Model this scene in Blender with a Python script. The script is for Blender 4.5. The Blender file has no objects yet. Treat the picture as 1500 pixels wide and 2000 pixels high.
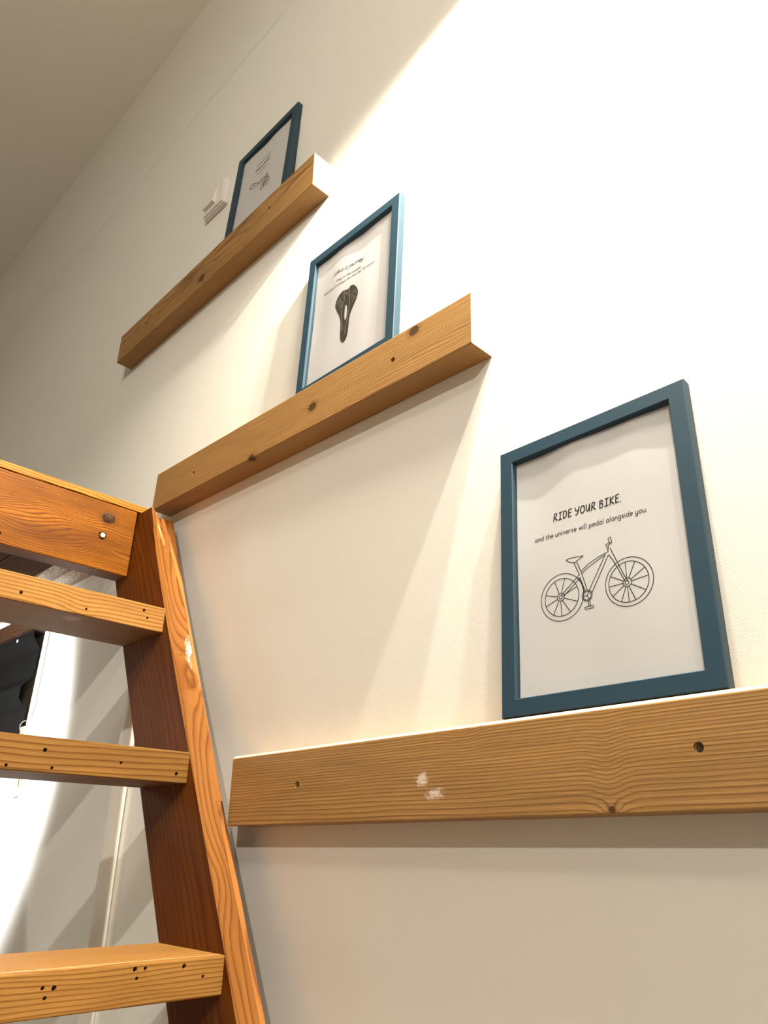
import bpy, bmesh, math, random
from mathutils import Matrix, Vector
random.seed(7)
sc = bpy.context.scene
COL = sc.collection

# ------------------------------------------------------------------ camera
FPX, YAW, PITCH, ROLL, CAM_D = 1456.5183, .8006, .4259, .018, .6953
fwd = Vector((-math.sin(YAW) * math.cos(PITCH), math.cos(YAW) * math.cos(PITCH), math.sin(PITCH)))
rgt = Vector((math.cos(YAW), math.sin(YAW), 0))
upv = rgt.cross(fwd)
r2 = rgt * math.cos(ROLL) + upv * math.sin(ROLL)
u2 = -rgt * math.sin(ROLL) + upv * math.cos(ROLL)
cam_data = bpy.data.cameras.new('camera')
cam = bpy.data.objects.new('camera', cam_data)
COL.objects.link(cam)
cam.matrix_world = Matrix(((r2.x, u2.x, -fwd.x, 0), (r2.y, u2.y, -fwd.y, -CAM_D), (r2.z, u2.z, -fwd.z, 0), (0, 0, 0, 1)))
cam_data.sensor_fit = 'VERTICAL'
cam_data.sensor_height = 24
cam_data.lens = 24 * FPX / 2000
cam_data.clip_start = .02
sc.camera = cam

# ------------------------------------------------------------------ world, lights, exposure
sc.view_settings.view_transform = 'Standard'
sc.view_settings.look = 'None'
sc.view_settings.gamma = 1
sc.view_settings.use_curve_mapping = False
sc.view_settings.exposure = 0
world = bpy.data.worlds.new('world')
sc.world = world
world.use_nodes = True
world.node_tree.nodes['Background'].inputs[0].default_value = (1, .95, .88, 1)
world.node_tree.nodes['Background'].inputs[1].default_value = .05


def lamp(name, kind, loc, power, color, radius, target=None, angle=None, blend=.2):
    d = bpy.data.lights.new(name, kind)
    d.energy = power
    d.color = color
    d.shadow_soft_size = radius
    if kind == 'SPOT':
        d.spot_size = math.radians(angle)
        d.spot_blend = blend
    o = bpy.data.objects.new(name, d)
    COL.objects.link(o)
    o.location = loc
    if target is not None:
        o.rotation_euler = (Vector(target) - Vector(loc)).to_track_quat('-Z', 'Y').to_euler()
    return o


# wall lamp above the frames, ceiling spot of the room, lamp under the loft, added fills
lamp('wall_lamp_light', 'SPOT', (-.02, -.125, 1.53), 145, (1, .94, .80), .012, (-.02, -.125, 0), 154, .34)
lamp('wall_lamp_light', 'SPOT', (-.23, -.125, 1.53), 145, (1, .94, .80), .012, (-.23, -.125, 0), 154, .34)
lamp('ledge_fill', 'SPOT', (-.10, -.32, 1.53), 75, (1, .94, .78), .12, (-.10, -.32, 0), 156, .4)  # soft fill added to brighten the wall below the ledges
lamp('ceiling_spot_light', 'SPOT', (1.75, -3.3, 2.12), 270, (1, .93, .84), .035, (-.60, 0, .45), 78, 1.0)
lamp('room_fill', 'POINT', (.5, -1.7, 1.95), 36, (1, .94, .85), .12)  # unseen fill added to lift the ambient level of the room
lamp('under_loft_light', 'SPOT', (-1.65, -.65, .20), 150, (.97, .98, 1), .03, (-2.46, 0, .20), 96, .6)
lamp('under_loft_fill', 'POINT', (-1.9, -.62, .30), 3.2, (1, .97, .93), .08)  # added fill that brightens the wall behind the treads

# ------------------------------------------------------------------ node helpers
class NT:
    def __init__(self, name):
        self.m = bpy.data.materials.new(name)
        self.m.use_nodes = True
        self.t = self.m.node_tree
        self.b = self.t.nodes['Principled BSDF']

    def n(self, kind, **kw):
        x = self.t.nodes.new(kind)
        for k, v in kw.items():
            setattr(x, k, v)
        return x

    def put(self, sock, v):
        if isinstance(v, bpy.types.NodeSocket):
            self.t.links.new(v, sock)
        elif v is not None:
            sock.default_value = v

    def math(self, op, a, b=None, c=None, clamp=False):
        x = self.n('ShaderNodeMath', operation=op, use_clamp=clamp)
        self.put(x.inputs[0], a)
        self.put(x.inputs[1], b)
        self.put(x.inputs[2], c)
        return x.outputs[0]

    def obj(self):
        return self.n('ShaderNodeTexCoord').outputs['Object']

    def sep(self, v):
        x = self.n('ShaderNodeSeparateXYZ')
        self.put(x.inputs[0], v)
        return x.outputs

    def comb(self, a, b, c):
        x = self.n('ShaderNodeCombineXYZ')
        for i, v in enumerate((a, b, c)):
            self.put(x.inputs[i], v)
        return x.outputs[0]

    def scaled(self, v, s):
        x = self.n('ShaderNodeVectorMath', operation='MULTIPLY')
        self.put(x.inputs[0], v)
        x.inputs[1].default_value = s
        return x.outputs[0]

    def noise(self, v, scale, detail=2, rough=.5):
        x = self.n('ShaderNodeTexNoise')
        self.put(x.inputs['Vector'], v)
        x.inputs['Scale'].default_value = scale
        x.inputs['Detail'].default_value = detail
        x.inputs['Roughness'].default_value = rough
        return x.outputs['Fac']

    def ramp(self, f, stops):
        x = self.n('ShaderNodeValToRGB')
        e = x.color_ramp.elements
        while len(e) < len(stops):
            e.new(.5)
        for i, (p, c) in enumerate(stops):
            e[i].position = p
            e[i].color = (c[0], c[1], c[2], 1) if isinstance(c, (tuple, list)) else (c, c, c, 1)
        self.put(x.inputs[0], f)
        return x.outputs[0]

    def mix(self, f, a, b, blend='MIX'):
        x = self.n('ShaderNodeMix', data_type='RGBA', blend_type=blend)
        self.put(x.inputs[0], f)
        for s, v in ((x.inputs[6], a), (x.inputs[7], b)):
            self.put(s, (v[0], v[1], v[2], 1) if isinstance(v, (tuple, list)) else v)
        return x.outputs[2]

    def remap(self, v, a, b, c=0., d=1.):
        x = self.n('ShaderNodeMapRange')
        self.put(x.inputs[0], v)
        for i, k in enumerate((a, b, c, d)):
            x.inputs[i + 1].default_value = k
        return x.outputs[0]

    def bump(self, h, strength, dist):
        x = self.n('ShaderNodeBump')
        x.inputs['Strength'].default_value = strength
        x.inputs['Distance'].default_value = dist
        self.put(x.inputs['Height'], h)
        self.put(self.b.inputs['Normal'], x.outputs[0])

    def base(self, c, rough=.5, metallic=0, spec=.5):
        self.put(self.b.inputs['Base Color'], (c[0], c[1], c[2], 1) if isinstance(c, (tuple, list)) else c)
        self.b.inputs['Roughness'].default_value = rough
        self.b.inputs['Metallic'].default_value = metallic
        self.b.inputs['Specular IOR Level'].default_value = spec
        return self.m


def plain(name, c, rough=.5, metallic=0, spec=.5, var=.06, scale=30):
    t = NT(name)
    f = t.noise(t.obj(), scale, 3)
    col = t.mix(f, tuple(k * (1 - var) for k in c), tuple(min(1, k * (1 + var)) for k in c))
    return t.base(col, rough, metallic, spec)


def wood(name, light, mid, dark, freq=260, centre=(.06, -.05), wob=.010, knots=(), waves=(), stains=(),
         rough=.55, coat=0, blotch=.25, spec=.4, fibre=.35, off=0.):
    """Sawn timber: grain along local X, growth rings about an axis parallel to X, knots and stains at local points.
    knots: (x, y, z, r)   waves: (x, y, z, sx, sr, amp)   stains: (x, y, z, sx, sr, colour, strength)"""
    t = NT(name)
    o = t.obj()
    X, Y, Z = t.sep(o)[0:3]
    low = t.noise(t.scaled(t.comb(t.math('ADD', X, off), Y, Z), (1.3, 7, 7)), 2.2, 2)
    dy = t.math('SUBTRACT', Y, centre[0])
    dz = t.math('SUBTRACT', Z, centre[1])
    rho = t.math('SQRT', t.math('ADD', t.math('MULTIPLY', dy, dy), t.math('MULTIPLY', dz, dz)))
    rho = t.math('ADD', rho, t.math('MULTIPLY', t.math('SUBTRACT', low, .5), wob * 4))

    def dist2(x, y, z, sx, sr):
        v = t.n('ShaderNodeVectorMath', operation='SUBTRACT')
        t.put(v.inputs[0], o)
        v.inputs[1].default_value = (x, y, z)
        w = t.scaled(v.outputs[0], (1 / sx, 1 / sr, 1 / sr))
        l = t.n('ShaderNodeVectorMath', operation='LENGTH')
        t.put(l.inputs[0], w)
        return l.outputs['Value']

    def gauss(d):
        return t.math('POWER', 2.71828, t.math('MULTIPLY', t.math('MULTIPLY', d, d), -1))

    for (x, y, z, sx, sr, amp) in waves:
        rho = t.math('ADD', rho, t.math('MULTIPLY', gauss(dist2(x, y, z, sx, sr)), amp))
    kd = []
    for (x, y, z, r) in knots:
        d = dist2(x, y, z, r * 1.25, r)
        kd.append(d)
        rho = t.math('ADD', rho, t.math('MULTIPLY', gauss(dist2(x, y, z, r * 3.2, r * 2.0)), r * .9))
    fib = t.noise(t.scaled(o, (9, 420, 420)), 1, 2, .6)
    lines = t.math('FRACT', t.math('ADD', t.math('MULTIPLY', rho, freq), t.math('MULTIPLY', fib, .22)))
    col = t.ramp(lines, [(0, mid), (.10, light), (.50, light), (.80, mid), (.93, dark), (1, mid)])
    big = t.noise(t.scaled(t.comb(t.math('ADD', X, off * 1.7), Y, Z), (5, 22, 22)), 1.2, 3)
    col = t.mix(t.remap(big, .35, .7, 0, blotch), col, tuple(k * .55 for k in mid), 'MIX')
    col = t.mix(fibre, col, t.ramp(fib, [(.25, .55), (.7, 1.15)]), 'MULTIPLY')
    for d in kd:
        ring = t.math('FRACT', t.math('MULTIPLY', d, 3.5))
        kc = t.ramp(ring, [(0, tuple(k * .30 for k in dark)), (.6, tuple(k * .62 for k in dark)), (1, tuple(k * .25 for k in dark))])
        wv = t.noise(o, 260, 2)
        m = t.remap(t.math('ADD', d, t.math('MULTIPLY', t.math('SUBTRACT', wv, .5), .5)), .82, 1.05, 1, 0)
        halo = t.remap(d, .9, 1.9, .45, 0)
        col = t.mix(halo, col, dark)
        col = t.mix(m, col, kc)
    for (x, y, z, sx, sr, c, s) in stains:
        d = dist2(x, y, z, sx, sr)
        nz = t.noise(t.scaled(o, (160, 220, 220)), 1.2, 4, .7)
        m = t.math('MULTIPLY', t.remap(t.math('ADD', d, t.math('MULTIPLY', nz, 2.4)), 1.4, 2.1, 1, 0), s)
        col = t.mix(m, col, c)
    t.bump(t.math('ADD', t.math('MULTIPLY', lines, -.25), fib), .22, .0012)
    t.base(col, rough, 0, spec)
    if coat:
        t.b.inputs['Coat Weight'].default_value = coat
        t.b.inputs['Coat Roughness'].default_value = .22
    return t.m


def plaster(name, c, fine, dist, scale=330):
    t = NT(name)
    o = t.obj()
    a = t.noise(o, scale, 3, .55)
    b = t.noise(o, 60, 2)
    t.bump(t.math('ADD', a, t.math('MULTIPLY', b, .5)), fine, dist)
    f = t.noise(o, 2.5, 3)
    t.base(t.mix(f, tuple(k * .985 for k in c), tuple(min(1, k * 1.01) for k in c)), .75, 0, .25)
    return t.m


PLASTER = plaster('white_plaster', (.80, .776, .708), .30, .0007, 800)
CEIL = plaster('ceiling_paint', (.74, .70, .63), .25, .001)
FLOORM = plain('floor_concrete', (.24, .21, .18), .6, var=.15, scale=6)
BLUE = plain('blue_frame_paint', (.017, .044, .066), .5, 0, .3, .08, 60)
PAPER = plain('white_paper', (.68, .665, .66), .8, 0, .2, .02, 12)
INK = plain('black_ink', (.018, .017, .018), .7, 0, .2, .1, 200)
INKGREY = plain('grey_ink', (.055, .05, .045), .7, 0, .2, .1, 200)
CARD = plain('brown_backing_card', (.30, .20, .11), .8)
PLASTIC = plain('white_plastic', (.80, .76, .72), .3, 0, .5, .02)
BLACKM = plain('black_coated_metal', (.0035, .0035, .0035), .6, 0, .06, .2, 25)
WHITEM = plain('white_screw_paint', (.85, .85, .82), .4)
STEEL = plain('zinc_plated_steel', (.62, .58, .50), .32, 1, .5, .1, 120)
DARKSTEEL = plain('dark_screw_steel', (.10, .075, .05), .4, .8, .5, .2, 120)
CABLE = plain('grey_cable', (.06, .06, .05), .5)
PIPE = plain('white_pipe_paint', (.80, .76, .69), .45, 0, .5, .03, 14)
TRIMW = plain('cream_trim_paint', (.78, .74, .58), .5, 0, .4, .05, 9)

gl = NT('picture_glass')
_tr = gl.n('ShaderNodeBsdfTransparent')
_gs = gl.n('ShaderNodeBsdfGlossy')
_gs.inputs['Roughness'].default_value = .02
_lw = gl.n('ShaderNodeLayerWeight')
_lw.inputs['Blend'].default_value = .5
_fr = gl.n('ShaderNodeMath', operation='MULTIPLY_ADD')
gl.t.links.new(gl.math('POWER', _lw.outputs['Facing'], 5.0), _fr.inputs[0])
_fr.inputs[1].default_value = .93
_fr.inputs[2].default_value = .035
_mx = gl.n('ShaderNodeMixShader')
gl.t.links.new(_fr.outputs[0], _mx.inputs[0])
gl.t.links.new(_tr.outputs[0], _mx.inputs[1])
gl.t.links.new(_gs.outputs[0], _mx.inputs[2])
gl.t.links.new(_mx.outputs[0], gl.t.nodes['Material Output'].inputs[0])
GLASS = gl.m

# ------------------------------------------------------------------ object helpers
def tag(o, label=None, cat=None, group=None, kind=None):
    for k, v in (('label', label), ('category', cat), ('group', group), ('kind', kind)):
        if v:
            o[k] = v
    return o


def place(o, parent=None, M=None):
    COL.objects.link(o)
    M = M or Matrix.Identity(4)
    if parent is not None:
        o.parent = parent
        o.matrix_parent_inverse = WORLD[parent].inverted()
    o.matrix_basis = M
    WORLD[o] = M
    return o


WORLD = {}


def empty(name, loc, M=None):
    o = bpy.data.objects.new(name, None)
    o.empty_display_size = .05
    return place(o, None, M or Matrix.Translation(loc))


def mesh(name, verts, faces, mat, parent=None, M=None, bevel=0, seg=2, smooth=False, local=False):
    """One mesh object. Vertices are world points unless local."""
    M = M or Matrix.Identity(4)
    inv = Matrix.Identity(4) if local else M.inverted()
    bm = bmesh.new()
    vs = [bm.verts.new(inv @ Vector(v)) for v in verts]
    for f in faces:
        try:
            bm.faces.new([vs[i] for i in f])
        except ValueError:
            pass
    bmesh.ops.recalc_face_normals(bm, faces=bm.faces)
    if bevel:
        bmesh.ops.bevel(bm, geom=list(bm.edges), offset=bevel, segments=seg, profile=.6, affect='EDGES', clamp_overlap=True)
    me = bpy.data.meshes.new(name)
    bm.to_mesh(me)
    bm.free()
    if smooth:
        for p in me.polygons:
            p.use_smooth = True
    me.materials.append(mat)
    return place(bpy.data.objects.new(name, me), parent, M)


BOXF = [(0, 1, 3, 2), (4, 6, 7, 5), (0, 4, 5, 1), (2, 3, 7, 6), (0, 2, 6, 4), (1, 5, 7, 3)]


def boxv(x0, x1, y0, y1, z0, z1):
    return [(x, y, z) for x in (x0, x1) for y in (y0, y1) for z in (z0, z1)]


def box(name, x0, x1, y0, y1, z0, z1, mat, parent=None, M=None, bevel=.0015, seg=2, **k):
    return mesh(name, boxv(x0, x1, y0, y1, z0, z1), BOXF, mat, parent, M, bevel, seg, **k)


def tube_data(pts, r, n=10, cap=True):
    vs, fs = [], []
    pts = [Vector(p) for p in pts]
    ref = None
    for i, p in enumerate(pts):
        d = (pts[min(i + 1, len(pts) - 1)] - pts[max(i - 1, 0)]).normalized()
        if ref is None:
            ref = d.orthogonal().normalized()
        a = (ref - d * ref.dot(d)).normalized()
        ref = a
        b = d.cross(a)
        rr = r[i] if isinstance(r, (list, tuple)) else r
        for k in range(n):
            t = 2 * math.pi * k / n
            vs.append(p + a * (rr * math.cos(t)) + b * (rr * math.sin(t)))
    for i in range(len(pts) - 1):
        for k in range(n):
            fs.append((i * n + k, i * n + (k + 1) % n, (i + 1) * n + (k + 1) % n, (i + 1) * n + k))
    if cap:
        fs.append(tuple(range(n)))
        fs.append(tuple(range((len(pts) - 1) * n, len(pts) * n)))
    return vs, fs


def cut_holes(o, holes):
    """Drill holes: (point, axis, radius, depth) in world space; the cutters are removed again."""
    if not holes:
        return
    bm = bmesh.new()
    for (p, ax, r, dep) in holes:
        p, ax = Vector(p), Vector(ax).normalized()
        vs, fs = tube_data([p - ax * .004, p + ax * dep * .6, p + ax * dep], [r, r * .95, r * .55], 12)
        bv = [bm.verts.new(v) for v in vs]
        for f in fs:
            bm.faces.new([bv[i] for i in f])
    bmesh.ops.recalc_face_normals(bm, faces=bm.faces)
    me = bpy.data.meshes.new('cutter')
    bm.to_mesh(me)
    bm.free()
    c = bpy.data.objects.new('cutter', me)
    COL.objects.link(c)
    md = o.modifiers.new('holes', 'BOOLEAN')
    md.operation = 'DIFFERENCE'
    md.object = c
    md.solver = 'EXACT'
    bpy.context.view_layer.update()
    dg = bpy.context.evaluated_depsgraph_get()
    new = bpy.data.meshes.new_from_object(o.evaluated_get(dg))
    o.modifiers.clear()
    old = o.data
    new.name = old.name
    o.data = new
    bpy.data.objects.remove(c)
    bpy.data.meshes.remove(me)


def rot_axes(ax, ay, az, loc):
    return Matrix(((ax[0], ay[0], az[0], loc[0]), (ax[1], ay[1], az[1], loc[1]), (ax[2], ay[2], az[2], loc[2]), (0, 0, 0, 1)))


def along_y(loc):           # local X runs along world Y
    return rot_axes((0, 1, 0), (-1, 0, 0), (0, 0, 1), loc)


def screw(parent, p, nrm, r, mat, name='screw'):
    """Cross-head screw: dished head with a cross recess."""
    nrm = Vector(nrm).normalized()
    a = nrm.orthogonal().normalized()
    b = nrm.cross(a)
    M = rot_axes(a, b, nrm, p)
    n = 20
    vs, fs = [(0, 0, -.0006)], []
    for k in range(n):
        t = 2 * math.pi * k / n
        cr = .30 if min(abs(math.sin(2 * t)), 1) > .75 else .62
        vs.append((r * cr * math.cos(t), r * cr * math.sin(t), .0002))
    for k in range(n):
        t = 2 * math.pi * k / n
        vs.append((r * .9 * math.cos(t), r * .9 * math.sin(t), 0))
    for k in range(n):
        t = 2 * math.pi * k / n
        vs.append((r * math.cos(t), r * math.sin(t), -.0012))
    for k in range(n):
        j = (k + 1) % n
        fs.append((0, 1 + k, 1 + j))
        fs.append((1 + k, 1 + n + k, 1 + n + j, 1 + j))
        fs.append((1 + n + k, 1 + 2 * n + k, 1 + 2 * n + j, 1 + n + j))
    return mesh(name, vs, fs, mat, parent, M, local=True)


# ------------------------------------------------------------------ room shell
FLOOR_Z, CEIL_Z = -1.25, 2.23
X0, X1, Y0 = -4.6, 3.2, -4.8
tag(box('wall_right', X0, X1, 0, .12, FLOOR_Z, CEIL_Z + .1, PLASTER, bevel=0), kind='structure')
tag(box('wall_left', X0, X1, Y0 - .12, Y0, FLOOR_Z, CEIL_Z + .1, PLASTER, bevel=0), kind='structure')
tag(box('wall_far', X0 - .12, X0, Y0, 0, FLOOR_Z, CEIL_Z + .1, PLASTER, bevel=0), kind='structure')
tag(box('wall_back', X1, X1 + .12, Y0, 0, FLOOR_Z, CEIL_Z + .1, PLASTER, bevel=0), kind='structure')
tag(box('ceiling', X0, X1, Y0, 0, CEIL_Z, CEIL_Z + .1, CEIL, bevel=0), kind='structure')
rc, cvv, cvf, NC = .13, [], [], 32        # rounded plaster junction between wall and ceiling
for i in range(NC + 1):
    t = math.pi / 2 * i / NC
    for x in (X0, X1):
        cvv.append((x, -rc + rc * math.cos(t) - .0004, CEIL_Z - rc + rc * math.sin(t) - .0004))
for i in range(NC):
    cvf.append((2 * i, 2 * i + 1, 2 * i + 3, 2 * i + 2))
tag(mesh('trim_2', cvv, cvf, PLASTER, smooth=True), kind='structure')
tag(box('floor', X0, X1, Y0, 0, FLOOR_Z - .1, FLOOR_Z, FLOORM, bevel=0), kind='structure')

# ------------------------------------------------------------------ picture ledges
PL, PM, PD = (.39, .208, .066), (.31, .157, .044), (.160, .068, .016)


PALE_LIT = plain('pale_end_and_lit_edge', (.66, .52, .36), .8, 0, .2, .12, 140)


def ledge(a, b, zb, tilt, h, d, mat, label, screws, cham=.0015):
    """Solid timber ledge screwed to the wall; zb is the top height at the end b."""
    L = b - a
    ang = math.atan(tilt)
    ca, sa = math.cos(ang), math.sin(ang)
    mid = Vector(((a + b) / 2, -d / 2, zb + tilt * (a - b) / 2 - h / 2))
    M = rot_axes((ca, 0, sa), (0, 1, 0), (-sa, 0, ca), mid)
    root = empty('picture_ledge', (mid.x, 0, mid.z - h / 2))
    tag(root, label, 'shelf', 'timber picture ledges on the wall')
    ring = [(-d / 2, -h / 2 + .001), (-d / 2 + .001, -h / 2), (d / 2, -h / 2), (d / 2, h / 2), (-d / 2 + cham, h / 2), (-d / 2, h / 2 - cham)]
    n = len(ring)
    vs = [(x, y, z) for x in (-L / 2, L / 2) for y, z in ring]
    fs = [tuple(range(n)), tuple(range(n, 2 * n))] + [(k, (k + 1) % n, n + (k + 1) % n, n + k) for k in range(n)]
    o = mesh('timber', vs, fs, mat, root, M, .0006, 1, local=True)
    o.data.materials.append(PALE_LIT)          # raw sawn ends, lightened towards lamp glare; top chamfer painted as a lit edge
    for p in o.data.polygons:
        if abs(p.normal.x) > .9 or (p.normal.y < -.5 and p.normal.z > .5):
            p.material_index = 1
    cut_holes(o, [((x, -d, z), (0, 1, 0), .0048, .005) for x, z in screws])
    for x, z in screws:
        screw(root, (x, -d + .0030, z), (0, -1, 0), .0036, DARKSTEEL)
    return root


W1 = wood('pine_top_ledge', PL, PM, PD, 380, (.075, .02), .005, off=3.1,
          knots=[(.003, -.022, -.020, .011)], waves=[(.164, -.02, -.04, .03, .02, .006)])
W2 = wood('pine_middle_ledge', PL, PM, PD, 400, (.05, -.075), .005, off=1.3,
          knots=[(.327, -.0223, .032, .0085), (.095, -.0223, -.004, .0085), (-.074, -.0200, -.0425, .0080)])
W3 = wood('pine_bottom_ledge', PL, PM, PD, 430, (.07, -.075), .0015, off=.4,
          knots=[(.194, -.022, -.044, .0030)],
          waves=[(.194, -.022, -.01, .016, .045, .0035), (.022, -.022, .045, .022, .022, .0035)],
          stains=[(-.038, -.022, -.006, .011, .010, (.74, .62, .52), .85), (-.019, -.022, -.022, .016, .008, (.74, .62, .52), .8)])
ledge(-1.7358, -.8962, 1.3114, .0186, .091, .0437, W1, 'pine picture ledge highest on the wall, nearest the ceiling', [(-1.048, 1.267), (-1.585, 1.256)])
ledge(-1.3772, -.5064, .7089, -.0286, .0859, .0446, W2, 'pine picture ledge with dark knots, middle of the three on the wall', [(-.658, .671), (-1.22, .681)])
ledge(-.9827, -.1467, .1305, .008, .0958, .044, W3, 'pine picture ledge with white paint smears, lowest and nearest', [(-.827, .077), (-.283, .084)], .0042)

# ------------------------------------------------------------------ single-stroke lettering
def arc(cx, cy, rx, ry, a0, a1, n=14):
    return [(cx + rx * math.cos(math.radians(a0 + (a1 - a0) * i / n)), cy + ry * math.sin(math.radians(a0 + (a1 - a0) * i / n))) for i in range(n + 1)]


BOWL = arc(.42, .5, .42, .5, 40, 400)
ARCH = arc(.38, .58, .38, .42, 180, 0)
GLYPH = {
    'a': (.98, [BOWL, [(.84, 1), (.84, .18), (.98, 0)]]),
    'b': (.84, [[(0, 1.7), (0, 0)], arc(.42, .5, .42, .5, 180, 540)]),
    'd': (.90, [BOWL, [(.84, 1.7), (.84, .12), (.94, 0)]]),
    'e': (.80, [[(.04, .5), (.8, .52)] + arc(.42, .5, .40, .5, 0, 310)]),
    'f': (.55, [arc(.46, 1.35, .26, .3, 40, 180) + [(.2, 0)], [(0, .95), (.52, .95)]]),
    'g': (.86, [BOWL, [(.84, 1), (.84, -.3)] + arc(.45, -.3, .39, .35, 0, -150)]),
    'h': (.80, [[(0, 1.7), (0, 0)], ARCH + [(.76, 0)]]),
    'i': (.16, [[(.03, 1), (.03, .15), (.14, 0)], [(.03, 1.38), (.05, 1.44)]]),
    'j': (.36, [[(.3, 1), (.3, -.3)] + arc(.05, -.3, .25, .32, 0, -130), [(.3, 1.38), (.32, 1.44)]]),
    'l': (.20, [[(0, 1.7), (0, .18), (.18, 0)]]),
    'm': (1.3, [[(0, 1), (0, 0)], arc(.32, .6, .32, .4, 180, 0) + [(.64, 0)], arc(.96, .6, .32, .4, 180, 0) + [(1.28, 0)]]),
    'n': (.80, [[(0, 1), (0, 0)], ARCH + [(.76, .12), (.84, 0)]]),
    'o': (.84, [arc(.42, .5, .42, .5, 90, 450)]),
    'p': (.84, [[(0, 1), (0, -.65)], arc(.42, .5, .42, .5, 180, 540)]),
    'r': (.62, [[(0, 1), (0, 0)], arc(.38, .58, .38, .42, 180, 45)]),
    's': (.66, [[(.62, .85), (.36, 1), (.09, .82), (.18, .60), (.5, .44), (.62, .22), (.36, 0), (.02, .14)]]),
    't': (.55, [[(.2, 1.45), (.2, .22)] + arc(.42, .22, .22, .22, 180, 300), [(0, 1), (.5, 1)]]),
    'u': (.86, [[(0, 1), (0, .42)] + arc(.38, .42, .38, .42, 180, 360), [(.76, 1), (.76, .12), (.86, 0)]]),
    'v': (.76, [[(0, 1), (.38, 0), (.76, 1)]]),
    'w': (1.1, [[(0, 1), (.28, 0), (.55, .9), (.82, 0), (1.1, 1)]]),
    'y': (.80, [[(0, 1), (0, .42)] + arc(.38, .42, .38, .42, 180, 360), [(.76, 1), (.76, -.3)] + arc(.38, -.3, .38, .35, 0, -150)]),
    '.': (.12, [[(.04, .02), (.09, .06)]]), "'": (.10, [[(.05, 1.7), (.02, 1.4)]]), ',': (.12, [[(.08, .08), (.02, -.15)]]),
    'R': (1.0, [[(.05, 0), (.15, 1.6)], [(.12, 1.45), (.5, 1.7), (.85, 1.45), (.7, 1.0), (.2, .72), (.55, .5), (.98, .0)]]),
    'I': (.9, [[(.45, 1.6), (.42, 0)], [(.1, 1.55), (.88, 1.65)], [(0, 0), (.85, .08)]]),
    'D': (1.0, [[(.08, 1.5), (.1, 0)], [(0, 1.5), (.45, 1.6), (.88, 1.2), (.92, .6), (.6, .1), (.1, 0)]]),
    'E': (.8, [[(.1, 1.6), (.06, 0)], [(.1, 1.6), (.8, 1.65)], [(.08, .85), (.66, .9)], [(.06, 0), (.78, .06)]]),
    'Y': (1.0, [[(0, 1.5), (.1, .9), (.45, .75), (.8, 1.0)], [(.95, 1.6), (.75, .4), (.4, -.1), (.12, .05)]]),
    'O': (1.0, [arc(.5, .8, .5, .8, 60, 430)]),
    'U': (1.0, [[(.05, 1.5), (.1, .3), (.4, .05), (.75, .6), (.9, 1.6), (.88, .1), (.98, 0)]]),
    'B': (.95, [[(.12, 1.5), (.06, 0)], [(0, 1.4), (.5, 1.65), (.8, 1.3), (.2, .85), (.75, .8), (.85, .3), (.5, -.05), (.06, .05)]]),
    'K': (1.0, [[(.12, 1.6), (.06, 0)], [(.9, 1.6), (.12, .75), (.95, 0)]]),
    'S': (.85, [[(.8, 1.35), (.5, 1.6), (.12, 1.3), (.3, .9), (.7, .65), (.78, .25), (.42, 0), (.02, .2)]]),
    'L': (.75, [[(.2, 1.6), (.1, .1), (.0, 0), (.3, .0), (.75, .1)]]),
    ' ': (.30, []),
}


def text_strokes(s, start, end, height, slant=0., gap=.34, jitter=0.):
    x, strokes = 0., []
    for ch in s:
        w, st = GLYPH[ch]
        dj = random.uniform(-jitter, jitter)
        for q in st:
            strokes.append([(x + px + slant * py, py + dj) for px, py in q])
        x += w + gap
    x -= gap
    a, b = Vector(start), Vector(end)
    e = (b - a)
    k = e.length / x
    e.normalize()
    nrm = Vector((-e.y, e.x))
    return [[a + e * (px * k) + nrm * (py * height) for px, py in q] for q in strokes]


# ------------------------------------------------------------------ picture frames
TH = .0135


def ribbon(strokes, w, depth, lift):
    """Flat strokes lying on the sheet: list of polylines in mm, width in mm."""
    vs, fs = [], []
    for q in strokes:
        q = [Vector((p[0], p[1])) for p in q]
        n = len(q)
        base = len(vs)
        for i, p in enumerate(q):
            d = q[min(i + 1, n - 1)] - q[max(i - 1, 0)]
            if d.length < 1e-6:
                d = Vector((1, 0))
            d.normalize()
            e = Vector((-d.y, d.x)) * (w / 2)
            pp = p + (d * (-w * .3) if i == 0 else d * (w * .3) if i == n - 1 else Vector((0, 0)))
            for s in (pp + e, pp - e):
                u, v = s.x / 1000, s.y / 1000
                vs.append((u, v, depth(u, v) + lift))
        for i in range(n - 1):
            k = base + 2 * i
            fs.append((k, k + 1, k + 3, k + 2))
    return vs, fs


def resample(q, step=2.0):
    out = [Vector(q[0])]
    for a, b in zip(q[:-1], q[1:]):
        a, b = Vector(a), Vector(b)
        m = max(1, int((b - a).length / step))
        out += [a + (b - a) * (i / m) for i in range(1, m + 1)]
    return out


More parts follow.
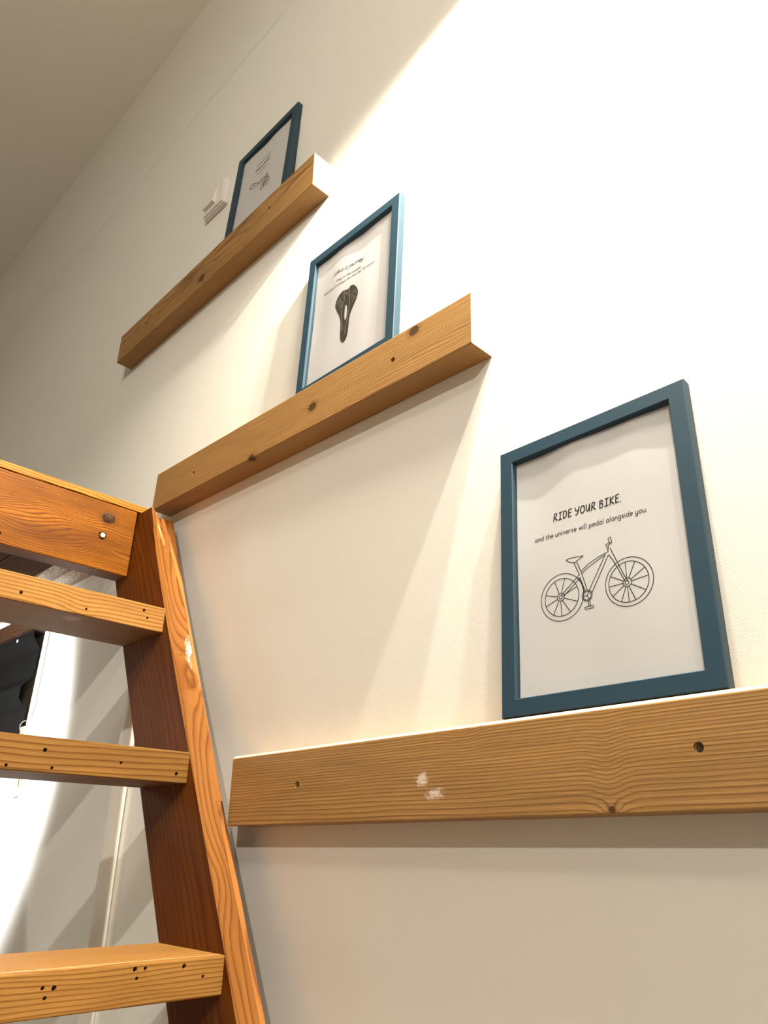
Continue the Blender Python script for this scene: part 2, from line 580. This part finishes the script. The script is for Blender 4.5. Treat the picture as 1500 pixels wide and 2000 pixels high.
def picture(O, U, V, N, W, H, bw, label, seed, prints):
    M = rot_axes(U, V, N, O)
    root = empty('framed_poster', O, M)
    tag(root, label, 'picture frame', 'blue picture frames on the ledges')
    T, lip = TH, .0035
    # mitred rails; the inner edge has a shallow slope to a sight edge
    outer = [(0, 0), (W, 0), (W, H), (0, H)]

    def inset(k):
        return [(k, k), (W - k, k), (W - k, H - k), (k, H - k)]
    prof = [(0, -T), (0, -.0012), (.0012, 0), (bw - .0008, 0), (bw, -.0008), (bw + .0004, -.0105), (bw - .006, -.0105), (bw - .006, -T)]
    for i in range(4):
        j = (i + 1) % 4
        vs, fs = [], []
        for k, w in prof:
            c = inset(k)
            vs += [(c[i][0], c[i][1], w), (c[j][0], c[j][1], w)]
        n = len(prof)
        for q in range(n):
            a, b = 2 * q, 2 * ((q + 1) % n)
            fs.append((a, a + 1, b + 1, b))
        fs.append(tuple(range(0, 2 * n, 2)))
        fs.append(tuple(range(1, 2 * n, 2)))
        mesh('frame_rail', vs, fs, BLUE, root, M, local=True)
    rnd = random.Random(seed)
    ph = [rnd.uniform(0, 6.28) for _ in range(6)]

    def depth(u, v):
        t = v / H
        s = .0010 * math.sin(u * 38 + ph[0] + 2 * t) + .0007 * math.sin(u * 75 + ph[1] - 3 * t) + .0006 * math.sin(v * 30 + ph[2] + u * 20)
        return -.0083 + s * (.35 + .65 * t)
    e = bw - .004
    nu, nv = 36, 44
    vs, fs = [], []
    for i in range(nu + 1):
        for j in range(nv + 1):
            u, v = e + (W - 2 * e) * i / nu, e + (H - 2 * e) * j / nv
            vs.append((u, v, depth(u, v)))
    for i in range(nu):
        for j in range(nv):
            k = i * (nv + 1) + j
            fs.append((k, k + nv + 1, k + nv + 2, k + 1))
    sheet = mesh('paper_sheet', vs, fs, PAPER, root, M, smooth=True, local=True)
    box('backing_board', e, W - e, e, H - e, -.0128, -.0108, CARD, root, M, bevel=0, local=True)
    for nm, fn in prints:
        d = fn(depth)
        mesh(nm, d[0], d[1], d[2], sheet, M, local=True)
    box('glass_pane', e + .0035, W - e - .0035, e + .0035, H - e - .0035, -.0056, -.0044, GLASS, root, M, bevel=0, local=True)
    return root


def strokes_print(strokes, w, mat, lift=.00025):
    st = [resample(q, 1.5) for q in strokes]
    return lambda depth: (*ribbon(st, w, depth, lift), mat)


def circle(cx, cy, r, n=56):
    return [(cx + r * math.cos(2 * math.pi * i / n), cy + r * math.sin(2 * math.pi * i / n)) for i in range(n + 1)]


# bicycle line drawing (millimetres on the sheet)
bike = [circle(75.6, 122.6, 26.6), circle(75.3, 122.6, 21.2), circle(154.4, 121.2, 26.2), circle(154.0, 121.2, 21.9),
        circle(74.2, 122.8, 4.4, 24), circle(74.2, 122.8, 2.0, 16), circle(153.0, 120.6, 4.6, 24), circle(152.6, 120.4, 2.1, 16),
        circle(106.1, 117.4, 6.0, 28), circle(106.1, 117.4, 4.7, 28)]
for cx, cy, R, hx, hy, hr, angs in ((75.3, 122.6, 21.2, 74.2, 122.8, 4.4, (22, 76, 112, 162, 198, 238, 268, 298, 335)),
                                    (154.0, 121.2, 21.9, 153.0, 120.6, 4.6, (5, 31, 66, 94, 152, 182, 213, 245, 268, 287, 324))):
    for a in angs:
        c, s = math.cos(math.radians(a)), math.sin(math.radians(a))
        bike.append([(hx + hr * c, hy + hr * s), (cx + R * c, cy + R * s)])
for a in (60, 180, 300):
    bike.append([(106.1, 117.4), (106.1 + 4.7 * math.cos(math.radians(a)), 117.4 + 4.7 * math.sin(math.radians(a)))])
bike += [
    [(83.2, 164.2), (88.3, 165.0), (104.7, 163.7), (95.6, 159.3), (93.8, 158.2), (86.8, 160.6), (83.2, 164.2)],
    [(92.6, 158.5), (98.7, 142.4)], [(98.9, 139.6), (104.0, 123.8)], [(95.9, 159.2), (101.0, 145.1), (106.5, 124.2)],
    [(100.5, 145.8), (105.0, 149.4), (110.7, 152.9), (122.4, 157.4), (134.3, 160.1), (134.0, 162.4)],
    [(101.4, 143.3), (106.5, 147.2), (112.8, 150.2), (130.3, 157.9)],
    [(130.2, 157.4), (109.2, 123.2)], [(134.0, 156.3), (111.9, 119.3)], [(97.9, 142.6), (75.5, 125.2)], [(99.4, 139.5), (77.4, 122.6)],
    [(97.1, 139.5), (101.2, 132.0), (102.8, 123.0)],
    [(136.8, 163.2), (141.6, 150.9), (150.2, 129.0), (153.4, 122.4)], [(134.5, 156.2), (139.2, 148.4), (143.7, 138.6), (151.0, 121.6)],
    [(133.9, 161.8), (132.0, 169.0), (139.1, 170.2), (138.0, 176.1), (135.1, 175.3), (136.3, 169.4)],
    [(135.1, 163.1), (134.4, 167.7), (139.1, 168.5), (138.9, 170.8)],
    [(106.6, 111.5), (107.6, 105.4)], [(108.8, 111.0), (109.3, 105.5)],
    [(102.6, 105.1), (112.6, 105.4), (112.9, 102.7), (102.9, 102.6), (102.6, 105.1)]]

head3 = text_strokes('RIDE YOUR BIKE.', (68.8, 216.6), (153.5, 213.4), 5.6, .06, .34, .06)
body3 = text_strokes('and the universe will pedal alongside you.', (42.7, 197.4), (181, 192.6), 3.5, .10, .36)
picture((-.4908, -.0405, .1290), (0.999982, 0.000460, 0.005982), (-0.006000, 0.076599, 0.997042), (0, -0.997060, 0.076600), .2400, .329, .0186,
        'blue frame with bicycle drawing print, on the lowest ledge', 3,
        [('printed_heading', strokes_print(head3, 1.35, INK)), ('printed_line', strokes_print(body3, .8, INKGREY)), ('printed_drawing', strokes_print(bike, .8, INK))])

# saddle print
saddle_o = [(129.8, 194.5), (138.1, 184.2), (143.5, 171.8), (143.7, 161.5), (138.2, 149.7), (130.5, 137.9), (125.1, 126.0), (124.3, 111.6), (123.8, 93.5),
            (121.5, 80.2), (114.8, 74.1), (110.4, 75.1), (105.3, 81.7), (102.6, 92.9), (102.3, 110.3), (101.1, 128.4), (96.8, 141.0), (88.2, 157.5), (83.6, 167.9),
            (83.2, 176.0), (88.1, 187.4), (96.6, 194.0), (105.6, 196.5), (110.5, 192.1), (118.0, 192.7), (122.1, 196.7)]
saddle_c = [(113.9, 157.8), (116.9, 149.6), (117.6, 135.4), (115.7, 123.9), (112.9, 123.0), (110.4, 133.2), (110.5, 147.1), (111.3, 156.8)]


def smooth_loop(q, it=2):
    for _ in range(it):
        out = []
        for i in range(len(q)):
            a, b = q[i], q[(i + 1) % len(q)]
            out += [(a[0] * .75 + b[0] * .25, a[1] * .75 + b[1] * .25), (a[0] * .25 + b[0] * .75, a[1] * .25 + b[1] * .75)]
        q = out
    return q


def saddle_print(depth):
    """Filled silhouette with an oval opening, filled by scanlines."""
    o, c = smooth_loop(saddle_o), smooth_loop(saddle_c)

    def spans(poly, y):
        xs = []
        for i in range(len(poly)):
            (xa, ya), (xb, yb) = poly[i], poly[(i + 1) % len(poly)]
            if (ya <= y) != (yb <= y):
                xs.append(xa + (xb - xa) * (y - ya) / (yb - ya))
        return sorted(xs)
    vs, fs = [], []
    y, st = 73.5, .5
    while y < 198:
        xs = sorted(spans(o, y + st / 2) + spans(c, y + st / 2))
        for a, b in zip(xs[::2], xs[1::2]):
            m = max(1, int((b - a) / 5))
            for i in range(m):
                u0, u1 = a + (b - a) * i / m, a + (b - a) * (i + 1) / m
                k = len(vs)
                for (uu, vv) in ((u0, y), (u1, y), (u1, y + st), (u0, y + st)):
                    vs.append((uu / 1000, vv / 1000, depth(uu / 1000, vv / 1000) + .0002))
                fs.append((k, k + 1, k + 2, k + 3))
        y += st
    return vs, fs, INKGREY_D


INKGREY_D = plain('dark_grey_print', (.05, .042, .032), .7, 0, .2, .15, 90)
PALE = plain('pale_grey_print', (.45, .42, .38), .7, 0, .2, .1, 90)
white_lines = [[(105.7, 195.1), (106.0, 184.4), (107.9, 172.9), (103.3, 158.9), (102.7, 142.7), (105.4, 123.5), (108.3, 102.0)],
               [(119.5, 193.1), (119.2, 180.3), (123.1, 162.5), (121.9, 144.2), (119.0, 120.8), (115.6, 102.9), (115.2, 92.1)],
               [(85.7, 175.0), (94.1, 181.9), (101.5, 169.0), (98.9, 157.7)], [(90, 172), (95.5, 174), (97, 162)],
               [(124.4, 171.9), (134.1, 178.9), (141.0, 167.0), (138.9, 158.1)],
               [(126.5, 165.6), (130.6, 169.5), (135.1, 160.4), (130.5, 154.3)], [(110.5, 186.5), (113.3, 181.3), (116.9, 181.7), (118.5, 185)]]
s_head = text_strokes('Life is a journey.', (70.7, 249.5), (150.5, 240.2), 5.0, .42, .16, .05)
s_body1 = text_strokes('Stay in the saddle', (79.8, 229.0), (145.0, 223.0), 3.3, .3, .30)
s_body2 = text_strokes("and you'll always be moving forward.", (44.9, 219.0), (180.2, 212.6), 3.3, .3, .34)
picture((-.9198, -.0294, .7217), (.99999, -.00015, -.0044), (.0044, .0336, .9994), (0, -.9994, .0336), .246, .3272, .0192,
        'blue frame with black bicycle saddle print, on the middle ledge', 11,
        [('printed_heading', strokes_print(s_head, 1.05, INK)), ('printed_line', strokes_print(s_body1, .72, INKGREY)), ('printed_line', strokes_print(s_body2, .72, INKGREY)),
         ('printed_drawing', saddle_print), ('printed_highlights', strokes_print(white_lines, .7, PALE, .0004))])


def scribble(a, b, h, n):
    q = []
    for i in range(n + 1):
        t = i / n
        q.append((a[0] + (b[0] - a[0]) * t, a[1] + (b[1] - a[1]) * t + (h if i % 2 else 0) * random.uniform(.5, 1.1)))
    return q


lines1 = [scribble((82.3, 223), (108, 222.5), 4.5, 13), scribble((112, 222.5), (139.4, 221), 4.5, 14), scribble((89.5, 189), (110, 189), 4, 10), scribble((113, 189), (136, 189), 4, 12)]
bold1 = [scribble((81, 205), (139.7, 204), 6.5, 21)]
pump = [[(67.7, 155.5), (69.2, 166.8), (76, 168.5), (83.5, 166.2), (92, 158.5), (104.5, 151.6), (109.7, 152.8), (129.7, 150.5), (141.8, 152.9), (142.9, 145.0), (132.3, 144.6), (105.9, 145.6), (83.9, 150.9), (67.7, 155.5)],
        [(104.5, 151.6), (105.9, 145.6)], [(116, 152), (117, 145)], [(124, 151), (126, 145)], [(133, 152), (134, 145)], [(74, 164), (80, 163), (88, 156)],
        [(120.3, 114.4), (120.4, 137.2), (132.3, 135.7), (141.5, 138.0), (150.4, 136.4), (152.9, 118.9), (150.3, 112.9), (137.7, 114.2), (120.3, 114.4)],
        [(120.4, 128), (152, 127)], [(130, 136), (131, 114)], [(141, 137), (142, 114)], circle(136, 126, 5, 16), [(134, 144), (133, 136)], [(141, 145), (143, 138)]]
picture((-1.2629, -.0274, 1.3056), (.99999, -.00016, -.0035), (.0035, .0446, .999), (0, -.999, .0446), .2433, .305, .020,
        'blue frame with small pale line drawing, on the topmost ledge', 23,
        [('printed_heading', strokes_print(bold1, 2.4, INK)), ('printed_line', strokes_print(lines1[:2], 1.6, INK)), ('printed_line', strokes_print(lines1[2:], 1.6, INK)), ('printed_drawing', strokes_print(pump, 2.1, INK))])

# ------------------------------------------------------------------ wall switch
sw = empty('light_switch', (-1.365, 0, 1.515))
tag(sw, 'white plastic wall switch behind the topmost blue frame', 'switch')
box('base_box', -1.412, -1.316, -.014, 0, 1.515, 1.603, PLASTIC, sw, bevel=.003)
box('cover_plate', -1.406, -1.322, -.018, -.0138, 1.519, 1.599, PLASTIC, sw, bevel=.002)
mesh('rocker', [(-1.400, -.018, 1.532), (-1.352, -.018, 1.532), (-1.352, -.018, 1.588), (-1.400, -.018, 1.588),
                (-1.400, -.027, 1.534), (-1.352, -.027, 1.534), (-1.352, -.0195, 1.588), (-1.400, -.0195, 1.588)],
     [(0, 1, 2, 3), (4, 5, 6, 7), (0, 1, 5, 4), (1, 2, 6, 5), (2, 3, 7, 6), (3, 0, 4, 7)], PLASTIC, sw, bevel=.001)

# ------------------------------------------------------------------ ladder stair to the loft
OL, OM, OD = (.60, .25, .040), (.46, .165, .020), (.23, .062, .008)
LEAN = math.atan(.5693)
ld = empty('ladder_stair', (-.25, -.30, FLOOR_Z))
tag(ld, 'steep orange-stained wooden ladder stair leading up to the loft', 'ladder')
ax = Vector((-math.sin(LEAN), 0, math.cos(LEAN)))            # up along the stringer
ay = Vector((0, 1, 0))
az = ax.cross(ay)


def front_x(z):
    return -.5693 * z - .9534


def stringer(name, yl, yr, mat, left_pts, right_pts, back, ztop, zbot, M):
    """Sloping plank: cross sections in z with own left/right front edges."""
    zs = sorted({zbot, ztop} | {p[0] for p in left_pts + right_pts})

    def interp(pts, z, i):
        if z <= pts[0][0]:
            return pts[0][i] + (front_x(z) - front_x(pts[0][0]) if i == 1 else 0)
        for a, b in zip(pts[:-1], pts[1:]):
            if a[0] <= z <= b[0]:
                t = (z - a[0]) / (b[0] - a[0] + 1e-9)
                return a[i] + (b[i] - a[i]) * t
        return pts[-1][i] + (front_x(z) - front_x(pts[-1][0]) if i == 1 else 0)
    vs, fs = [], []
    for z in zs:
        xl, xr = interp(left_pts, z, 1), interp(right_pts, z, 1)
        rr = interp(right_pts, z, 2)
        ll = interp(left_pts, z, 2)
        ch = .0022
        vs += [(front_x(z) - back, ll, z), (xl - ch, ll, z), (xl, ll + ch, z), (xr, rr - ch, z), (xr - ch, rr, z), (front_x(z) - back, rr, z)]
    n = 6
    for i in range(len(zs) - 1):
        for k in range(n):
            j = (k + 1) % n
            fs.append((i * n + k, i * n + j, (i + 1) * n + j, (i + 1) * n + k))
    fs.append(tuple(range(n)))
    fs.append(tuple(range((len(zs) - 1) * n, len(zs) * n)))
    o = mesh(name, vs, fs, mat, ld, M)
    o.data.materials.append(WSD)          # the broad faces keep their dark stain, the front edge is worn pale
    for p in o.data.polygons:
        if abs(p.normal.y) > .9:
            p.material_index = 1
    return o


YI = -.092
sM = rot_axes(ax, ay, az, (front_x(.2), -.07, .2))
sinv = sM.inverted()
spl = sinv @ Vector((front_x(.30), -.056, .30))
kn = sinv @ Vector((front_x(.255), -.056, .262))
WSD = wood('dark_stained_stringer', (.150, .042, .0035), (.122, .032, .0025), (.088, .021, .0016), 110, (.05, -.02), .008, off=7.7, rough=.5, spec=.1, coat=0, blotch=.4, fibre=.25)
WS = wood('orange_stained_stringer', (.235, .090, .018), (.185, .062, .010), (.115, .033, .004), 190, (.03, -.055), .006, off=2.0, rough=.5, spec=.1, coat=0, blotch=.35,
          waves=[(kn.x, kn.y, kn.z, .09, .03, .018), (-.28, -.02, .0, .05, .03, .010)],
          stains=[(spl.x, spl.y, spl.z, .040, .011, (.62, .52, .42), .75), (spl.x + .33, spl.y - .012, spl.z, .09, .006, (.75, .50, .22), .6)])
Lp = [(-.185, -.850, YI), (-.119, -.886, YI), (.135, -1.031, YI), (.378, -1.166, YI), (.50, -1.232, -.091), (.612, -1.286, -.088)]
Rp = [(-.19, front_x(-.19), -.061), (.0605, front_x(.0605), -.061), (.0615, front_x(.0615), -.050), (.139, -1.0325, -.050), (.225, -1.0815, -.050), (.238, -1.091, -.053),
      (.250, -1.0975, -.049), (.262, -1.105, -.050), (.268, -1.108, -.056), (.279, -1.115, -.054), (.290, -1.121, -.0565), (.300, -1.124, -.051), (.32, -1.1355, -.050),
      (.397, -1.176, -.050), (.533, -1.261, -.051), (.612, -1.312, -.060)]
stringer('stringer', YI, -.05, WS, Lp, Rp, .163, .613, FLOOR_Z + .001, sM)
Lq = [(-.2, front_x(-.2), -.642), (.6, front_x(.6), -.642)]
Rq = [(-.2, front_x(-.2), -.600), (.6, front_x(.6), -.600)]
stringer('stringer', -.642, -.6, WS, Lq, Rq, .163, .613, FLOOR_Z + .001, sM)
# packing strip between the stringer and the wall, set back from the front edge
WP = wood('dark_stained_strip', (.36, .135, .025), (.28, .095, .016), (.15, .040, .006), 150, (.03, -.03), .01, off=5, rough=.4, coat=.2,
          stains=[(.42, .02, .0, .14, .010, (.75, .62, .48), .7)])
vs, fs = [], []
for z, rr in ((FLOOR_Z + .001, -.041), (-.2, -.041), (0, -.040), (.43, -.030), (.612, -.021)):
    x = front_x(z) - .020
    vs += [(x - .10, -.0498 if z > .1 else -.0608, z), (x, -.0498 if z > .1 else -.0608, z), (x, rr, z), (x - .10, rr, z)]
for i in range(4):
    for k in range(4):
        fs.append((4 * i + k, 4 * i + (k + 1) % 4, 4 * i + 4 + (k + 1) % 4, 4 * i + 4 + k))
fs += [(0, 1, 2, 3), (16, 17, 18, 19)]
mesh('packing_strip', vs, fs, WP, ld, sM)

# treads
TL, TM, TD = (.34, .165, .042), (.275, .120, .026), (.13, .045, .007)
treads = [
    (-1.162, -1.304, .3335, .3770, [(-.333, .348), (-.230, .345), (-.124, .353), (-.132, .365)], (.07, -.03), 170, [(-.237 + .347, .071, -.012, .010)]),
    (-1.024, -1.164, .0835, .1275, [(-.304, .111), (-.198, .104), (-.291, .090), (-.111, .096), (-.348, .089)], (.02, -.09), 130, []),
    (-.8865, -1.048, -.1620, -.1195, [(-.2105, -.126), (-.198, -.126), (-.207, -.135), (-.148, -.1275), (-.121, -.140), (-.312, -.135), (-.300, -.136), (-.308, -.144)], (.09, -.06), 230, []),
]
for i in range(4):
    zt = -.1195 - .2475 * (i + 1)
    xf = -.8865 + .139 * (i + 1)
    treads.append((xf, xf - .15, zt - .043, zt, [], (.08, -.05), 200, []))
for i, (xf, xb, z0, z1, holes, cen, fr, kn_) in enumerate(treads):
    ym = (-.600 + YI) / 2
    M = along_y(((xf + xb) / 2, ym, (z0 + z1) / 2))
    k = (.90, .62, .95)[i] if i < 3 else .8          # each tread has its own tone factor
    m = wood('tread_pine_%d' % i, tuple(c * k for c in TL), tuple(c * k for c in TM), tuple(c * k for c in TD), fr, (-cen[0] * .5 - .05, cen[1]), .005, off=i * 2.3 + .7, rough=.6, spec=.08, blotch=.35,
             waves=[(.107, -.071, -.01, .03, .03, .006)] if i == 0 else [],
             stains=[(.107, -.04, -.022, .020, .022, (.62, .55, .48), .45)] if i == 0 else [(.0, -.07, .022, .5, .006, (.70, .50, .28), .35)] if i == 2 else [])
    o = box('tread', xb, xf, -.600, YI, z0, z1, m, ld, M, bevel=.0025, seg=3)
    cut_holes(o, [((xf, y, z), (-1, 0, 0), .0021 if k % 3 else .0028, .010) for k, (y, z) in enumerate(holes)])

# ------------------------------------------------------------------ loft edge beam, deck and ledger
bm_ = empty('loft_beam', (-1.36, -.3, .477))
tag(bm_, 'thick orange-varnished loft edge beam with bolt, above the ladder treads', 'beam')
Mb = along_y((-1.36, -.346, .5475))
WB = wood('orange_varnished_beam', (.245, .082, .0035), (.150, .040, .0016), (.042, .009, .0008), 300, (-.06, .10), .016, off=.9, rough=.5, spec=.08, coat=0, blotch=.8, fibre=.55,
          knots=[(.197, -.022, .036, .011)], waves=[(.092, -.022, .02, .07, .022, .012), (.07, -.022, -.02, .05, .03, -.006), (.191, -.022, -.045, .02, .03, .012)],
          stains=[(.197, -.022, .042, .014, .012, (.10, .055, .02), .5)])
o = box('timber', -1.382, -1.338, -.600, YI - .0004, .4775, .6155, WB, bm_, Mb, bevel=.0025, seg=3)
cut_holes(o, [((-1.338, -.155, .546), (-1, 0, 0), .0085, .006), ((-1.338, -.335, .496), (-1, 0, 0), .0025, .01), ((-1.338, -.1545, .5605), (-1, 0, 0), .004, .0006)])
WC = wood('orange_varnished_cap', (.36, .16, .020), (.26, .085, .005), (.11, .028, .002), 150, (-.05, -.05), .014, off=6.1, rough=.5, spec=.1, coat=0, blotch=.5)
box('cap_board', -1.400, -1.3372, -.640, -.056, .6165, .6310, WC, bm_, along_y((-1.37, -.35, .624)), bevel=.002)
nv, nf = [], []
for w, x in ((.0062, -1.3415), (.0062, -1.3366), (.0050, -1.3352)):
    for k in range(6):
        t = math.pi / 3 * k + .2
        nv.append((x, -.155 + w * math.cos(t), .546 + w * math.sin(t)))
for i in range(2):
    for k in range(6):
        nf.append((6 * i + k, 6 * i + (k + 1) % 6, 6 * i + 6 + (k + 1) % 6, 6 * i + 6 + k))
nf += [tuple(range(6)), tuple(range(12, 18))]
mesh('bolt_head', nv, nf, STEEL, bm_)['label'] = 'hexagonal zinc bolt head'

DK = wood('dark_deck_boards', (.05, .018, .006), (.038, .013, .004), (.02, .006, .002), 120, (.0, -.08), .01, off=4, rough=.6, spec=.1)
dk = empty('loft_deck', (-2.6, -.35, .603))
tag(dk, 'dark brown loft deck boards seen from below, behind the beam', 'deck')
for i in range(5):
    y0 = -.597 + i * .1005
    box('deck_plank', -3.9, -1.3835, y0, y0 + .098, .598, .6155, DK, dk, Matrix.Translation((-2.6, y0, .607)), bevel=.001)
WL = wood('scuffed_ledger', (.36, .20, .09), (.26, .13, .05), (.10, .04, .015), 160, (.04, .03), .012, off=8, rough=.6,
          stains=[(.8, -.02, -.01, .16, .05, (.85, .82, .78), .85), (.62, -.02, -.01, .10, .05, (.85, .82, .78), .6)])
lg = tag(box('ledger_board', -3.9, -1.62, -.079, -.030, .575, .6155, WL, None, Matrix.Translation((-2.6, -.05, .595)), bevel=.0015),
         'paint-scuffed wooden ledger board along the wall under the loft', 'board')
tag(box('packing_batten', -3.9, -1.55, -.0295, 0, .585, .6155, plain('white_batten_paint', (.82, .80, .74), .6), None, bevel=.001),
    'thin white batten between the ledger board and the wall', 'batten')

# ------------------------------------------------------------------ under the loft: pipe, trim, black folded metal
pv, pf = tube_data([(-1.39 + .002 * math.sin(i * .9), -.0155 - .001 * math.cos(i * .7), FLOOR_Z + .001 + (.42 - FLOOR_Z) * i / 24) for i in range(25)], .0145, 20)
tag(mesh('wall_pipe', pv, pf, PIPE, smooth=True), 'white painted vertical pipe on the wall behind the ladder', 'pipe')
tag(box('trim_1', -1.947, -1.934, -.009, 0, .262, .584, TRIMW, bevel=.0015), kind='structure')
tag(box('wood_block', -1.947, -1.922, -.020, 0, .10, .258, plain('raw_wood_block', (.55, .38, .19), .6), bevel=.002),
    'small raw wood block at the foot of the cream trim', 'block')
cp = [(-1.930, -.004, .580), (-1.929, -.004, .50), (-1.926, -.004, .40), (-1.922, -.005, .31), (-1.920, -.010, .275), (-1.925, -.025, .268), (-1.936, -.026, .262),
      (-1.930, -.027, .250), (-1.921, -.024, .238), (-1.917, -.014, .21), (-1.917, -.008, .12)]
cv, cf = tube_data(cp, .0013, 8)
tag(mesh('cable', cv, cf, CABLE, smooth=True), 'thin grey cable running down the wall behind the treads', 'cable')
tag(box('wooden_rail', -2.9, -1.935, -.046, 0, .4965, .5400, wood('brown_rail', (.030, .012, .004), (.022, .009, .003), (.012, .004, .002), 150, (.05, -.03), .01, off=9, rough=.5),
        None, Matrix.Translation((-2.3, -.05, .478)), bevel=.0015), 'dark brown wooden rail above the black folded metal sheet', 'rail')
prof = [(-.036, .4960), (-.034, .481), (-.014, .453), (-.018, .381), (-.040, .355), (-.040, .326), (-.019, .300), (-.017, .270), (-.014, .239), (-.014, .165)]
bk = empty('metal_sheet', (-2.3, -.08, .165))
tag(bk, 'black folded metal sheet with zigzag end under the wooden rail', 'metal sheet')
vs, fs = [], []
for x in (-2.9, -1.950):
    for (y, z) in prof:
        vs += [(x, y, z), (x, y + .0015, z - .0004)]
n = len(prof)
for i in range(n - 1):
    a, b = 2 * i, 2 * n + 2 * i
    fs += [(a, a + 2, b + 2, b), (a + 1, b + 1, b + 3, a + 3), (a, a + 1, a + 3, a + 2), (b, b + 2, b + 3, b + 1)]
fs += [(0, 2 * n, 2 * n + 1, 1), (2 * n - 2, 2 * n - 1, 4 * n - 1, 4 * n - 2)]
mesh('folded_sheet', vs, fs, BLACKM, bk)
for (x, y, z) in ((-2.06, -.0348, .4870), (-2.35, -.0348, .4870), (-2.02, -.0150, .245), (-2.30, -.0150, .245)):
    screw(bk, (x, y - .0008, z), (0, -1, 0), .0042, WHITEM)
